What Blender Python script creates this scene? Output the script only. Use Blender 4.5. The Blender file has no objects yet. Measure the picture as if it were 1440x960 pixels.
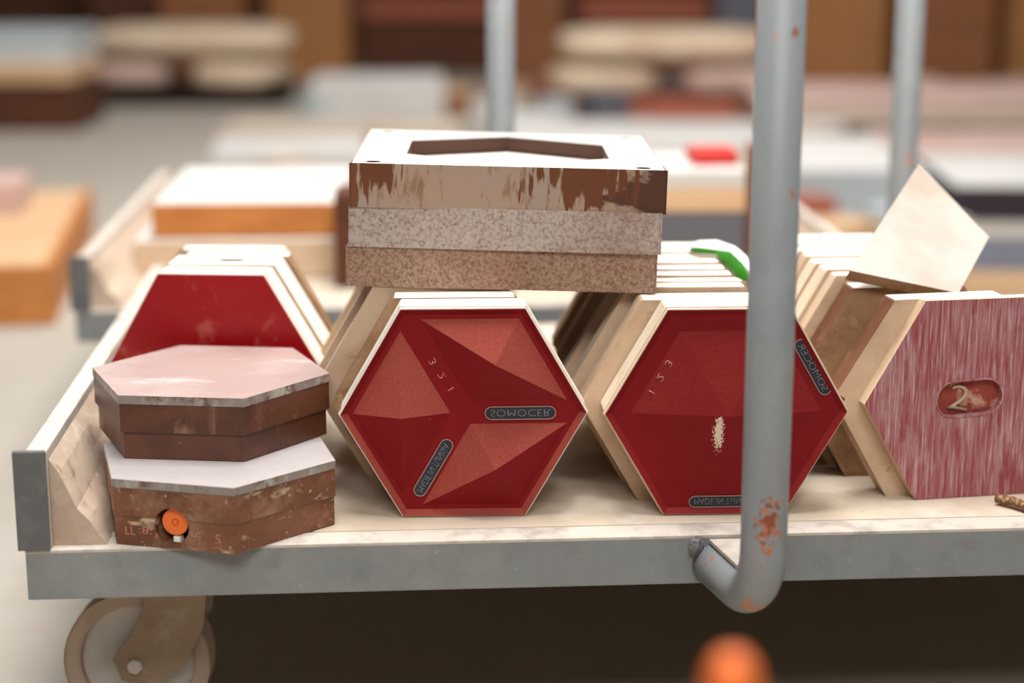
import bpy, bmesh, math, random
from mathutils import Vector, Matrix, noise
random.seed(7)
S = bpy.context.scene
COL = S.collection
R_ = math.radians

# ---------------------------------------------------------------- camera, world, lights, exposure
cam = bpy.data.cameras.new('camera')
cam.sensor_width = 36.0
cam.lens = 62.5
cam.clip_start = 0.05
cam.dof.use_dof = True
cam.dof.focus_distance = 1.64
cam.dof.aperture_fstop = 1.9
cam.dof.aperture_blades = 9
camo = bpy.data.objects.new('camera', cam)
COL.objects.link(camo)
camo.location = (0, 0, 0.533)
camo.rotation_euler = (R_(77.0), 0, 0)
S.camera = camo

W = bpy.data.worlds.new('hall_ambient')
S.world = W
W.use_nodes = True
W.node_tree.nodes['Background'].inputs[0].default_value = (1.0, 0.93, 0.87, 1)
W.node_tree.nodes['Background'].inputs[1].default_value = 0.068

def area(name, loc, size, power, color=(1, 0.98, 0.96), target=None):
    l = bpy.data.lights.new(name, 'AREA')
    l.shape = 'RECTANGLE'
    l.size, l.size_y = size
    l.energy = power
    l.color = color
    o = bpy.data.objects.new(name, l)
    COL.objects.link(o)
    o.location = loc
    if target is not None:
        d = Vector(target) - Vector(loc)
        o.rotation_euler = d.to_track_quat('-Z', 'Y').to_euler()
    return o

area('unseen_hall_light', (0.2, -1.5, 3.2), (3.0, 1.2), 112, target=(0, 1.7, 0))
area('unseen_hall_light', (0.15, 1.75, 3.4), (2.0, 1.4), 178, target=(0.0, 1.8, 0))
area('unseen_hall_light', (0.2, 5.2, 3.6), (3.6, 1.8), 200, target=(0.1, 5.2, 0))  # added to brighten the piles behind; no lamp known there

S.view_settings.view_transform = 'Standard'
S.view_settings.look = 'None'
S.view_settings.gamma = 1
S.view_settings.use_curve_mapping = False
S.view_settings.exposure = 0.0

# ---------------------------------------------------------------- materials
MATS = {}
def lin(c):
    return tuple(((v / 255.0) / 12.92 if v / 255.0 <= 0.04045 else ((v / 255.0 + 0.055) / 1.055) ** 2.4) for v in c) + (1.0,)

def mat(name, base, rough=0.7, metal=0.0, spec=0.4, layers=(), bump=0.0, bump_scale=200.0, boxes=(), sheen=0.0):
    """layers: (colour, noise scale, low, high, (sx,sy,sz), strength) blotches with shapes of their own; boxes: (colour, centre, half size, noise scale)"""
    m = bpy.data.materials.new(name)
    m.use_nodes = True
    nt = m.node_tree
    N, L = nt.nodes, nt.links
    b = N['Principled BSDF']
    b.inputs['Roughness'].default_value = rough
    b.inputs['Metallic'].default_value = metal
    b.inputs['Specular IOR Level'].default_value = spec
    if sheen:
        b.inputs['Sheen Weight'].default_value = sheen
        b.inputs['Sheen Roughness'].default_value = 0.5
    tc = N.new('ShaderNodeTexCoord')
    rgb = N.new('ShaderNodeRGB')
    rgb.outputs[0].default_value = lin(base)
    col = rgb.outputs[0]
    oi = N.new('ShaderNodeObjectInfo')
    for i, (c, sc, lo, hi, ms, st) in enumerate(layers):
        mp = N.new('ShaderNodeMapping')
        mp.inputs['Scale'].default_value = ms
        L.new(tc.outputs['Object'], mp.inputs['Vector'])
        ns = N.new('ShaderNodeTexNoise')
        ns.noise_dimensions = '4D'
        ns.inputs['Scale'].default_value = sc
        ns.inputs['Detail'].default_value = 6
        ns.inputs['Roughness'].default_value = 0.62
        mad = N.new('ShaderNodeMath'); mad.operation = 'MULTIPLY_ADD'
        L.new(oi.outputs['Random'], mad.inputs[0])
        mad.inputs[1].default_value = 37.0
        mad.inputs[2].default_value = i * 3.7
        L.new(mad.outputs[0], ns.inputs['W'])
        L.new(mp.outputs[0], ns.inputs['Vector'])
        mr = N.new('ShaderNodeMapRange')
        mr.inputs['From Min'].default_value = lo
        mr.inputs['From Max'].default_value = hi
        mr.inputs['To Max'].default_value = st
        L.new(ns.outputs['Fac'], mr.inputs['Value'])
        mx = N.new('ShaderNodeMix'); mx.data_type = 'RGBA'
        L.new(mr.outputs[0], mx.inputs[0])
        L.new(col, mx.inputs[6])
        mx.inputs[7].default_value = lin(c)
        col = mx.outputs[2]
    for bx in boxes:
        (c, ctr, half, sc, lo), an = bx[:5], (bx[5] if len(bx) > 5 else (1, 1, 1))
        mp = N.new('ShaderNodeMapping'); mp.vector_type = 'POINT'
        mp.inputs['Location'].default_value = tuple(-ctr[k] / half[k] for k in range(3))
        mp.inputs['Scale'].default_value = tuple(1.0 / h for h in half)
        L.new(tc.outputs['Object'], mp.inputs['Vector'])
        ln = N.new('ShaderNodeVectorMath'); ln.operation = 'LENGTH'
        L.new(mp.outputs[0], ln.inputs[0])
        ns = N.new('ShaderNodeTexNoise')
        ns.inputs['Scale'].default_value = sc
        ns.inputs['Detail'].default_value = 5
        m2 = N.new('ShaderNodeMapping'); m2.inputs['Scale'].default_value = an
        L.new(tc.outputs['Object'], m2.inputs['Vector'])
        L.new(m2.outputs[0], ns.inputs['Vector'])
        sb = N.new('ShaderNodeMath'); sb.operation = 'SUBTRACT'
        L.new(ns.outputs['Fac'], sb.inputs[0])
        mu = N.new('ShaderNodeMath'); mu.operation = 'MULTIPLY'
        L.new(ln.outputs['Value'], mu.inputs[0]); mu.inputs[1].default_value = 0.45
        L.new(mu.outputs[0], sb.inputs[1])
        mr = N.new('ShaderNodeMapRange')
        mr.inputs['From Min'].default_value = lo
        mr.inputs['From Max'].default_value = lo + 0.06
        L.new(sb.outputs[0], mr.inputs['Value'])
        mx = N.new('ShaderNodeMix'); mx.data_type = 'RGBA'
        L.new(mr.outputs[0], mx.inputs[0])
        L.new(col, mx.inputs[6])
        mx.inputs[7].default_value = lin(c)
        col = mx.outputs[2]
    L.new(col, b.inputs['Base Color'])
    if bump:
        ns = N.new('ShaderNodeTexNoise')
        ns.inputs['Scale'].default_value = bump_scale
        ns.inputs['Detail'].default_value = 4
        L.new(tc.outputs['Object'], ns.inputs['Vector'])
        bp = N.new('ShaderNodeBump')
        bp.inputs['Strength'].default_value = bump
        bp.inputs['Distance'].default_value = 0.002
        L.new(ns.outputs['Fac'], bp.inputs['Height'])
        L.new(bp.outputs[0], b.inputs['Normal'])
    MATS[name] = m
    return m

U = (1, 1, 1)
mat('grey_paint', (134, 137, 136), 0.5, 0, 0.4,
    [((176, 172, 164), 9, .50, .75, U, .5), ((112, 114, 114), 30, .52, .72, U, .5), ((196, 188, 176), 160, .64, .72, U, .5), ((120, 66, 44), 16, .70, .73, (1, 1, 2), .85)], .12, 300)
mat('pipe_paint', (138, 143, 145), 0.42, 0, 0.45,
    [((164, 164, 160), 12, .5, .75, U, .5), ((120, 122, 122), 40, .52, .72, (1, 1, .4), .4), ((176, 122, 96), 34, .615, .65, (1, 1, .55), .8), ((130, 66, 42), 55, .65, .67, (1, 1, .8), .85)], .08, 300,
    boxes=[((178, 110, 78), (.636, -.122, .050), (.022, .03, .060), 120, .345), ((140, 74, 50), (.636, -.120, .055), (.020, .03, .050), 170, .36), ((186, 130, 100), (.632, -.10, -.030), (.030, .04, .022), 110, .33)])
mat('dark_paint', (100, 100, 100), 0.55, 0, 0.4, [((136, 132, 126), 40, .5, .75, U, .5), ((90, 62, 50), 60, .68, .72, U, .6)], .1, 300)
mat('deck_dust', (204, 188, 168), 0.9, 0, 0.2, [((186, 166, 144), 5, .45, .72, (1, 1, 1), .75), ((232, 224, 212), 14, .52, .7, U, .6), ((150, 124, 100), 70, .64, .74, U, .5)], .35, 90)
mat('lip_dust', (202, 192, 180), 0.85, 0, 0.25, [((160, 150, 140), 26, .48, .66, U, .8), ((150, 140, 130), 90, .62, .7, U, .6)], .25, 160)
mat('dust_drift', (196, 176, 156), 0.95, 0, 0.15, [((168, 144, 124), 12, .45, .66, (1, .5, 1), .8), ((128, 100, 80), 40, .58, .70, U, .6), ((220, 208, 192), 26, .58, .7, U, .6)], .8, 60)
mat('plaster', (238, 232, 222), 0.8, 0, 0.25, [((222, 210, 192), 14, .5, .75, U, .7), ((196, 180, 160), 60, .64, .74, U, .5)], .15, 120)
mat('cream', (222, 204, 180), 0.75, 0, 0.25, [((202, 176, 146), 16, .46, .68, U, .8), ((236, 226, 210), 8, .52, .7, U, .6), ((160, 126, 96), 80, .64, .74, U, .5)], .15, 140)
mat('half_pale', (196, 186, 176), 0.75, 0, 0.25, [((172, 152, 136), 9, .46, .68, U, .7)], .1, 140)
mat('tan', (204, 178, 150), 0.72, 0, 0.3, [((180, 146, 116), 18, .45, .68, U, .8), ((220, 200, 174), 9, .54, .72, U, .7), ((126, 88, 60), 70, .62, .74, U, .5)], .15, 140)
mat('bronze', (160, 126, 94), 0.6, 0.0, 0.4, [((122, 80, 50), 30, .45, .66, U, .8), ((186, 152, 116), 60, .55, .7, U, .7), ((90, 60, 40), 150, .6, .7, U, .6)], .2, 180)
mat('dark_steel_and_shade', (112, 72, 50), 0.5, 0.0, 0.5, [((86, 52, 36), 14, .45, .66, U, .8), ((146, 104, 76), 40, .58, .72, U, .6)], .12, 160)  # brown steel; also paints the shade below the backing plate
mat('frame_top', (216, 213, 207), 0.45, 0.0, 0.4, [((200, 194, 182), 9, .52, .75, U, .6)], .03, 100)
mat('frame_upper', (176, 150, 130), 0.45, 0.25, 0.5,
    [((160, 152, 146), 7, .5, .64, (1, 1, 1), .6), ((126, 80, 54), 90, .56, .64, (1, 1, .3), .6)], .05, 240,
    boxes=[((92, 58, 44), (.156, 0, .024), (.062, .06, .07), 40, .12, (.5, .5, 1)), ((112, 66, 40), (-.122, 0, .036), (.026, .05, .036), 60, .17, (2.2, 1, .35)),
           ((112, 66, 40), (.072, 0, .030), (.070, .05, .040), 70, .19, (2.2, 1, .35)), ((120, 74, 48), (-.148, 0, .018), (.012, .05, .05), 60, .16, (2, 1, .4))])
mat('frame_middle', (188, 174, 164), 0.5, 0.15, 0.45,
    [((140, 98, 76), 7, .50, .62, U, .55), ((112, 72, 54), 330, .46, .68, U, .75), ((104, 64, 46), 900, .52, .66, U, .5), ((206, 196, 188), 12, .56, .66, (1, 1, .6), .7)], .12, 240)
mat('frame_lower', (176, 146, 124), 0.55, 0.1, 0.4,
    [((150, 108, 84), 8, .48, .64, U, .6), ((104, 64, 48), 300, .44, .64, U, .75), ((96, 58, 42), 800, .50, .62, U, .6), ((214, 196, 172), 16, .60, .68, U, .6)], .15, 240)
mat('mould_side', (104, 62, 42), 0.4, 0.0, 0.5,
    [((78, 44, 30), 16, .42, .60, U, .85), ((150, 112, 88), 44, .57, .70, (1, 1, .12), .7), ((170, 132, 104), 26, .60, .70, (1, 1, .6), .6), ((190, 156, 128), 260, .66, .72, U, .6)], .1, 180)
mat('mould_side_worn', (128, 82, 56), 0.5, 0.0, 0.4,
    [((98, 60, 40), 16, .42, .60, U, .85), ((166, 130, 104), 30, .50, .68, U, .7), ((210, 184, 148), 46, .58, .66, (.6, .6, 1.6), .85), ((226, 208, 184), 200, .63, .69, U, .8)], .18, 180)
mat('alu_edge', (152, 142, 134), 0.38, 0.3, 0.5, [((196, 190, 184), 40, .48, .60, (1, 1, .5), .8), ((112, 82, 64), 60, .54, .64, U, .85)], .1, 180)
mat('alu_top', (168, 142, 136), 0.42, 0.0, 0.4, [((186, 166, 160), 7, .46, .62, (1, 1.6, 1), .8), ((162, 126, 118), 9, .50, .64, U, .7), ((202, 190, 186), 16, .60, .68, (.6, 1.6, 1), .8)], .03, 60)
mat('alu_top_pale', (176, 168, 166), 0.42, 0.0, 0.4, [((192, 186, 186), 8, .46, .62, U, .8), ((150, 136, 130), 30, .6, .72, U, .5)], .03, 60)
mat('red_gloss', (160, 6, 18), 0.36, 0, 0.4, [((172, 48, 44), 12, .48, .70, U, .7), ((206, 120, 104), 26, .58, .74, U, .6), ((222, 160, 140), 90, .66, .72, U, .5)], .03, 60)
mat('red_thin_pale', (136, 26, 28), 0.65, 0, 0.25, [((148, 48, 44), 500, .42, .66, U, .6), ((134, 14, 24), 10, .5, .7, U, .5)], .2, 1100)
RED = [((140, 28, 30), 12, .5, .75, U, .4), ((118, 0, 12), 7, .5, .7, U, .5), ((206, 140, 116), 240, .71, .74, U, .6)]
mat('red_face', (130, 6, 16), 0.6, 0, 0.25, RED, .2, 1100)
mat('red_face_chip', (130, 8, 18), 0.6, 0, 0.25, RED, .2, 1100,
    boxes=[((238, 212, 190), (-.0085, -.006, .082), (.0062, .03, .022), 800, .17, (1, 1, .55))])
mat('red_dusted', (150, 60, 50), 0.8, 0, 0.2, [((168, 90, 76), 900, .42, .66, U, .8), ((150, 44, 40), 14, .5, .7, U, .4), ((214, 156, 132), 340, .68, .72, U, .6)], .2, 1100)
mat('red_worn', (146, 66, 72), 0.6, 0, 0.35,
    [((190, 148, 148), 60, .42, .62, (6, 6, .35), .6), ((136, 50, 58), 10, .5, .66, U, .5), ((214, 188, 186), 130, .52, .64, (4, 4, .16), .65), ((204, 176, 176), 12, .54, .68, (1.4, 1, .6), .65)], .06, 200)
mat('slot_floor', (150, 66, 56), 0.6, 0, 0.3, [((206, 164, 140), 40, .52, .60, U, .9), ((120, 36, 34), 60, .55, .65, U, .7)], .3, 120)
mat('badge', (46, 50, 58), 0.4, 0.1, 0.5, [((34, 36, 42), 60, .45, .65, U, .7)], .1, 300)
mat('badge_rim', (172, 140, 128), 0.45, 0.2, 0.5)
mat('letter_metal', (122, 128, 140), 0.35, 0.3, 0.5)
mat('scratch_light', (200, 130, 112), 0.6, 0, 0.3)
mat('orange_plastic', (248, 122, 52), 0.4, 0, 0.4)
mat('orange_dark', (206, 84, 26), 0.45, 0, 0.4)
mat('bore_dark', (84, 58, 46), 0.6, 0, 0.3)
mat('shade_black', (38, 24, 18), 0.8, 0, 0.2)  # near-black standing in for shade in the slot and under the sacks
mat('green_film', (44, 118, 22), 0.35, 0, 0.4)
mat('film_white', (240, 244, 236), 0.5, 0, 0.3)
mat('rope', (126, 92, 64), 0.9, 0, 0.1, [((196, 166, 130), 300, .5, .6, U, .8)], .6, 500)
mat('caster_zinc', (170, 146, 120), 0.6, 0.15, 0.4, [((140, 112, 88), 14, .45, .65, U, .7), ((204, 190, 170), 26, .55, .7, U, .6)], .2, 140)
mat('wheel_tyre', (190, 166, 146), 0.75, 0, 0.3, [((206, 190, 172), 12, .5, .7, U, .6)], .15, 120)
mat('wheel_hub', (214, 208, 200), 0.6, 0, 0.4, [((180, 158, 138), 14, .5, .7, U, .6)], .1, 120)
mat('floor_concrete', (168, 160, 148), 0.75, 0, 0.3, [((154, 146, 136), 2.2, .45, .7, U, .6), ((176, 172, 164), 7, .52, .7, U, .5), ((150, 136, 122), 40, .66, .74, U, .4)], .2, 60)
mat('wall_paint', (84, 54, 40), 0.85, 0, 0.2, [((96, 62, 44), 1.2, .45, .65, U, .6)], .1, 30)
mat('wood_orange', (196, 126, 66), 0.6, 0, 0.3, [((172, 104, 50), 10, .45, .66, (1, .3, 3), .7)], .1, 60)
mat('wood_pale', (214, 178, 140), 0.65, 0, 0.3, [((196, 154, 114), 10, .45, .66, (.3, 1, 3), .7)], .1, 60)
mat('wood_brown', (146, 92, 58), 0.7, 0, 0.3, [((116, 70, 42), 9, .45, .66, (.3, 1, 3), .7)], .1, 60)
mat('wood_dark', (92, 54, 36), 0.75, 0, 0.25, [((66, 38, 26), 9, .45, .66, (.3, 1, 3), .7)], .1, 60)
mat('cardboard', (168, 116, 72), 0.8, 0, 0.2, [((146, 98, 60), 6, .45, .66, U, .6)], .05, 60)
mat('sack_beige', (214, 192, 166), 0.85, 0, 0.2, [((190, 160, 134), 6, .45, .66, U, .7)], .4, 40)
mat('sack_pink', (198, 170, 156), 0.85, 0, 0.2, [((176, 142, 128), 6, .45, .66, U, .7)], .4, 40)
mat('board_white', (208, 205, 200), 0.7, 0, 0.3, [((190, 184, 178), 5, .5, .7, U, .6)], .05, 60)
mat('board_cream', (202, 186, 168), 0.7, 0, 0.3, [((180, 158, 140), 5, .48, .7, U, .6)], .05, 60)
mat('board_pink', (206, 176, 166), 0.7, 0, 0.3, [((188, 152, 142), 5, .48, .7, U, .6)], .05, 60)
mat('brick_red', (166, 96, 76), 0.8, 0, 0.2, [((140, 72, 54), 8, .48, .7, U, .6)], .1, 60)
mat('blue_grey', (178, 186, 188), 0.6, 0, 0.3, [((160, 166, 168), 5, .5, .7, U, .6)], .05, 60)
mat('slate', (98, 98, 106), 0.6, 0, 0.3, [((80, 78, 84), 5, .5, .7, U, .6)], .05, 60)
mat('plum_dark', (52, 42, 50), 0.6, 0, 0.3)
mat('red_plastic', (206, 52, 44), 0.45, 0, 0.4)

# ---------------------------------------------------------------- helpers
def link(o, parent=None):
    COL.objects.link(o)
    if parent is not None:
        o.parent = parent
    return o

def tag(o, label=None, cat=None, group=None, kind=None):
    if label: o['label'] = label
    if cat: o['category'] = cat
    if group: o['group'] = group
    if kind: o['kind'] = kind
    return o

def empty(name, loc, yaw=0, label=None, cat=None, group=None):
    o = bpy.data.objects.new(name, None)
    o.empty_display_size = .05
    link(o)
    o.location = loc
    o.rotation_euler = (0, 0, yaw)
    return tag(o, label, cat, group)

def build(name, bm, mats, parent=None, loc=None, rot=None, smooth=False):
    bmesh.ops.recalc_face_normals(bm, faces=bm.faces[:])
    me = bpy.data.meshes.new(name)
    bm.to_mesh(me); bm.free()
    for m in ([mats] if isinstance(mats, str) else mats):
        me.materials.append(MATS[m])
    if smooth:
        for p in me.polygons: p.use_smooth = True
    o = bpy.data.objects.new(name, me)
    link(o, parent)
    if loc is not None: o.location = loc
    if rot is not None: o.rotation_euler = rot
    return o

def box(bm, a, b, mi=0, bev=0.0):
    vs = [bm.verts.new((x, y, z)) for x in (a[0], b[0]) for y in (a[1], b[1]) for z in (a[2], b[2])]
    idx = [(0, 1, 3, 2), (4, 6, 7, 5), (0, 4, 5, 1), (2, 3, 7, 6), (0, 2, 6, 4), (1, 5, 7, 3)]
    fs = [bm.faces.new([vs[i] for i in f]) for f in idx]
    for f in fs: f.material_index = mi
    if bev:
        es = list({e for f in fs for e in f.edges})
        bmesh.ops.bevel(bm, geom=es, offset=bev, segments=2, profile=.6, affect='EDGES', material=-1)
    return fs

def poly_prism(bm, outer, holes, d0, d1, fn, mi_front=0, mi_side=0, mi_back=0, mi_hole=0):
    """outline with holes extruded from d0 to d1; fn(u, v, d) places a point in the mesh"""
    rings = []
    for lp in [outer] + list(holes):
        rings.append(([bm.verts.new(fn(u, v, d0)) for u, v in lp], [bm.verts.new(fn(u, v, d1)) for u, v in lp]))
    side_faces = []
    for k, (a, b) in enumerate(rings):
        n = len(a)
        for i in range(n):
            f = bm.faces.new((a[i], a[(i + 1) % n], b[(i + 1) % n], b[i]))
            f.material_index = mi_side if k == 0 else mi_hole
            side_faces.append(f)
    for w, mi in ((0, mi_front), (1, mi_back)):
        if len(rings) == 1:
            f = bm.faces.new(rings[0][w]); f.material_index = mi
        else:
            es = []
            for r in rings:
                n = len(r[w])
                for i in range(n):
                    e = bm.edges.get((r[w][i], r[w][(i + 1) % n]))
                    es.append(e)
            res = bmesh.ops.triangle_fill(bm, edges=es, use_beauty=True)
            for g in res['geom']:
                if isinstance(g, bmesh.types.BMFace): g.material_index = mi
    return side_faces

def hexagon(r, rot=0.0, cx=0, cy=0):
    return [(cx + r * math.cos(rot + k * math.pi / 3), cy + r * math.sin(rot + k * math.pi / 3)) for k in range(6)]

def stadium(l, h, rot=0, cx=0, cy=0, n=8):
    r = h / 2; s = l / 2 - r
    p = [(s + r * math.cos(-math.pi / 2 + math.pi * i / n), r * math.sin(-math.pi / 2 + math.pi * i / n)) for i in range(n + 1)]
    p += [(-s + r * math.cos(math.pi / 2 + math.pi * i / n), r * math.sin(math.pi / 2 + math.pi * i / n)) for i in range(n + 1)]
    c, sn = math.cos(rot), math.sin(rot)
    return [(cx + x * c - y * sn, cy + x * sn + y * c) for x, y in p]

def circle(r, cx=0, cy=0, n=20):
    return [(cx + r * math.cos(2 * math.pi * i / n), cy + r * math.sin(2 * math.pi * i / n)) for i in range(n)]

FRONT = lambda u, v, d: (u, d, v)          # upright shape, d is depth away from the viewer
FLAT = lambda u, v, d: (u, v, d)           # lying shape, d is height

def bevel_all(bm, off, seg=1):
    es = [e for e in bm.edges if len(e.link_faces) == 2 and e.calc_face_angle(0) > R_(25)]
    bmesh.ops.bevel(bm, geom=es, offset=off, segments=seg, profile=.6, affect='EDGES', material=-1)

def tube(bm, pts, r, n=20, cap=True):
    """round tube along a polyline"""
    pts = [Vector(p) for p in pts]
    rings = []
    up = None
    for i, p in enumerate(pts):
        t = (pts[min(i + 1, len(pts) - 1)] - pts[max(i - 1, 0)]).normalized()
        if up is None:
            up = t.orthogonal().normalized()
        else:
            up = (up - t * up.dot(t)).normalized()
        sd = t.cross(up)
        rr = r[i] if isinstance(r, (list, tuple)) else r
        rings.append([bm.verts.new(p + (up * math.cos(2 * math.pi * k / n) + sd * math.sin(2 * math.pi * k / n)) * rr) for k in range(n)])
    for a, b in zip(rings, rings[1:]):
        for k in range(n):
            f = bm.faces.new((a[k], a[(k + 1) % n], b[(k + 1) % n], b[k])); f.smooth = True
    if cap:
        bm.faces.new(rings[0]); bm.faces.new(rings[-1])

def arc_path(p0, corner, p1, r, n=10):
    """polyline p0 - rounded corner - p1"""
    p0, c, p1 = Vector(p0), Vector(corner), Vector(p1)
    a = (p0 - c).normalized(); b = (p1 - c).normalized()
    th = a.angle(b)
    t = r / math.tan(th / 2)
    s, e = c + a * t, c + b * t
    ctr = c + (a + b).normalized() * (r / math.sin(th / 2))
    out = []
    v0, v1 = s - ctr, e - ctr
    ang = v0.angle(v1); ax = v0.cross(v1).normalized()
    for i in range(n + 1):
        out.append(ctr + Matrix.Rotation(ang * i / n, 3, ax) @ v0)
    return out

def text_mesh(body, size, thick):
    cu = bpy.data.curves.new('txt', 'FONT')
    cu.body = body
    cu.size = size
    cu.extrude = thick
    cu.align_x = 'CENTER'; cu.align_y = 'CENTER'
    cu.resolution_u = 3
    cu.offset = -.010
    o = bpy.data.objects.new('txt', cu)
    COL.objects.link(o)
    dg = bpy.context.evaluated_depsgraph_get()
    dg.update()
    me = bpy.data.meshes.new_from_object(o.evaluated_get(dg))
    COL.objects.unlink(o)
    bpy.data.objects.remove(o)
    return me

def lettering(name, body, width, height, thick, m, parent, x, z, y, ang, flip=True):
    """raised letters on an upright face, mirrored top to bottom as on a casting die"""
    me = text_mesh(body, 1.0, 0.0)
    xs = [v.co.x for v in me.vertices]; ys = [v.co.y for v in me.vertices]
    cx, cy = (min(xs) + max(xs)) / 2, (min(ys) + max(ys)) / 2
    sx, sy = width / (max(xs) - min(xs)), height / (max(ys) - min(ys)) * (-1 if flip else 1)
    bm = bmesh.new(); bm.from_mesh(me); bpy.data.meshes.remove(me)
    for v in bm.verts:
        v.co = ((v.co.x - cx) * sx, 0, (v.co.y - cy) * sy)
    r = bmesh.ops.extrude_face_region(bm, geom=bm.faces[:])
    for g in r['geom']:
        if isinstance(g, bmesh.types.BMVert): g.co.y -= thick
    o = build(name, bm, m, parent)
    o.location = (x, y, z)
    o.rotation_euler = (0, -ang, 0)
    return o

def badge(parent, x, z, y, ang, body, l=.066, h=.0128):
    bm = bmesh.new()
    poly_prism(bm, stadium(l, h), [], -.0006, .004, FRONT)
    b = build('badge', bm, 'badge', parent, loc=(x, y, z), rot=(0, -ang, 0))
    tag(b, 'dark metal name badge with raised mirrored letters')
    bm = bmesh.new()
    poly_prism(bm, stadium(l, h), [stadium(l - .0016, h - .0016)], -.0014, .003, FRONT)
    build('badge_rim', bm, 'badge_rim', b)
    lettering('lettering', body, l * .84, h * .52, .0008, 'letter_metal', b, 0, 0, -.0005, 0)
    return b

# ---------------------------------------------------------------- structure
FZ = -0.240
BG = 1.033      # the hall's far things stand on the floor this much farther out
def ground(c):
    return (c[0] * BG, c[1] * BG, c[2]) if c[1] > 3.2 else c
bm = bmesh.new(); box(bm, (-9, -3, FZ - .1), (9, 12, FZ))
tag(build('floor', bm, 'floor_concrete'), 'pale dusty concrete floor of the hall', kind='structure')
bm = bmesh.new(); box(bm, (-9, 11.0, FZ), (9, 11.2, 5.5))
tag(build('wall_back', bm, 'wall_paint'), 'dark brown back wall of the hall', kind='structure')

# ---------------------------------------------------------------- trolleys
def make_trolley(name, loc, yaw, width, depth, label, handle=None, casters=True, rail_h=.090):
    t = empty(name, loc, yaw, label, 'trolley')
    LZ = -.046
    # front angle iron: face plate and top flange
    bm = bmesh.new(); box(bm, (0, 0, LZ), (width, .004, -.001), bev=.0015)
    build('front_rail', bm, 'grey_paint', t)
    bm = bmesh.new(); box(bm, (.0, .0, -.003), (width, .032, .0005), bev=.0008)
    build('rail_flange', bm, 'lip_dust', t)
    bm = bmesh.new(); box(bm, (.004, .0355, -.010), (width - .004, depth - .006, .0), bev=.001)
    build('deck_board', bm, 'deck_dust', t)
    bm = bmesh.new(); box(bm, (0, depth - .004, LZ), (width, depth, -.001), bev=.001)
    build('back_rail', bm, 'grey_paint', t)
    for x in (0.0, width - .004):
        bm = bmesh.new(); box(bm, (x, .0045, LZ), (x + .004, depth - .0045, -.0035))
        build('side_beam', bm, 'grey_paint', t)
    for y in (.12, depth * .5, depth - .12):
        bm = bmesh.new(); box(bm, (.005, y - .02, LZ + .004), (width - .005, y + .02, -.011))
        build('cross_beam', bm, 'dark_paint', t)
    # upright side rails, dusty inside, with a bare grey end plate
    for s in (0, 1):
        x0 = 0.004 if s == 0 else width - .0225
        bm = bmesh.new(); box(bm, (x0, .004, .0008), (x0 + .0185, depth - .004, rail_h), bev=.0015)
        build('side_rail', bm, 'lip_dust', t)
        bm = bmesh.new(); box(bm, (x0 - .0095, -.0035, .0012), (x0 + .0185, .0035, rail_h + .002), bev=.0012)
        e = build('rail_end_plate', bm, 'dark_paint', t); tag(e, 'bare grey end plate of the side rail')
        # drift of dust lying against the rail
        bm = bmesh.new()
        n = 26; prof = 7; rows = []
        for i in range(n + 1):
            y = .012 + (depth - .03) * i / n
            row = []
            for k in range(prof):
                f = k / (prof - 1)
                wob = noise.noise(Vector((f * 3, y * 9, s * 7.0))) * .006
                xx = x0 + .0188 + f * (.048 + wob)
                zz = .0006 + (1 - f) ** 1.15 * (rail_h - .010) + (wob * .7 if 0 < k < prof - 1 else 0)
                if s == 1: xx = 2 * x0 + .0185 - xx
                row.append(bm.verts.new((xx, y, zz)))
            row.append(bm.verts.new((row[0].co.x, y, .0006)))
            rows.append(row)
        for a, b in zip(rows, rows[1:]):
            for k in range(len(a)):
                bm.faces.new((a[k], a[(k + 1) % len(a)], b[(k + 1) % len(a)], b[k]))
        bm.faces.new(rows[0]); bm.faces.new(rows[-1])
        o = build('dust_drift', bm, 'dust_drift', t, smooth=False); tag(o, 'drift of pale dust against the rail', kind='stuff')
    if casters:
        for cx, cy, sw in ((.110, .16, -4), (width - .165, .16, 12), (.165, depth - .16, 40), (width - .165, depth - .16, -30)):
            bm = bmesh.new()
            # swivel plate, stem, fork crown and two bent fork legs
            box(bm, (-.05, -.045, -.062), (.05, .045, -.0465), bev=.002)
            tube(bm, [(0, 0, -.062), (0, 0, -.074)], .03, 18)
            for sy in (-1, 1):
                y0 = sy * .024
                outl = [(-.030, -.066), (.034, -.066), (.034, -.095), (.030, -.128), (.012, -.166), (-.020, -.190), (-.052, -.184), (-.060, -.162), (-.040, -.136), (-.026, -.104)]
                poly_prism(bm, outl, [], y0 - .003, y0 + .003, FRONT)
            box(bm, (-.030, -.027, -.074), (.034, .027, -.066), bev=.002)
            c = build('caster', bm, 'caster_zinc', t, loc=(cx, cy, 0), rot=(0, 0, R_(sw)))
            bm = bmesh.new()
            wr = .072; prof = [(.0, .0), (.0, .0)]
            def ring(bm, r0, r1, y0, y1, n=36):
                poly_prism(bm, circle(r1, -.038, FZ + wr, n), [circle(r0, -.038, FZ + wr, n)], y0, y1, FRONT)
            ring(bm, .056, wr, -.017, .017)
            bevel_all(bm, .003, 2)
            w = build('tyre', bm, 'wheel_tyre', c)
            bm = bmesh.new()
            ring(bm, .016, .0558, -.010, .010)
            build('wheel_hub', bm, 'wheel_hub', c)
            bm = bmesh.new(); tube(bm, [(-.038, -.033, FZ + wr), (-.038, .033, FZ + wr)], .0075, 6)
            build('axle_bolt', bm, 'wheel_hub', c)
    return t

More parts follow.
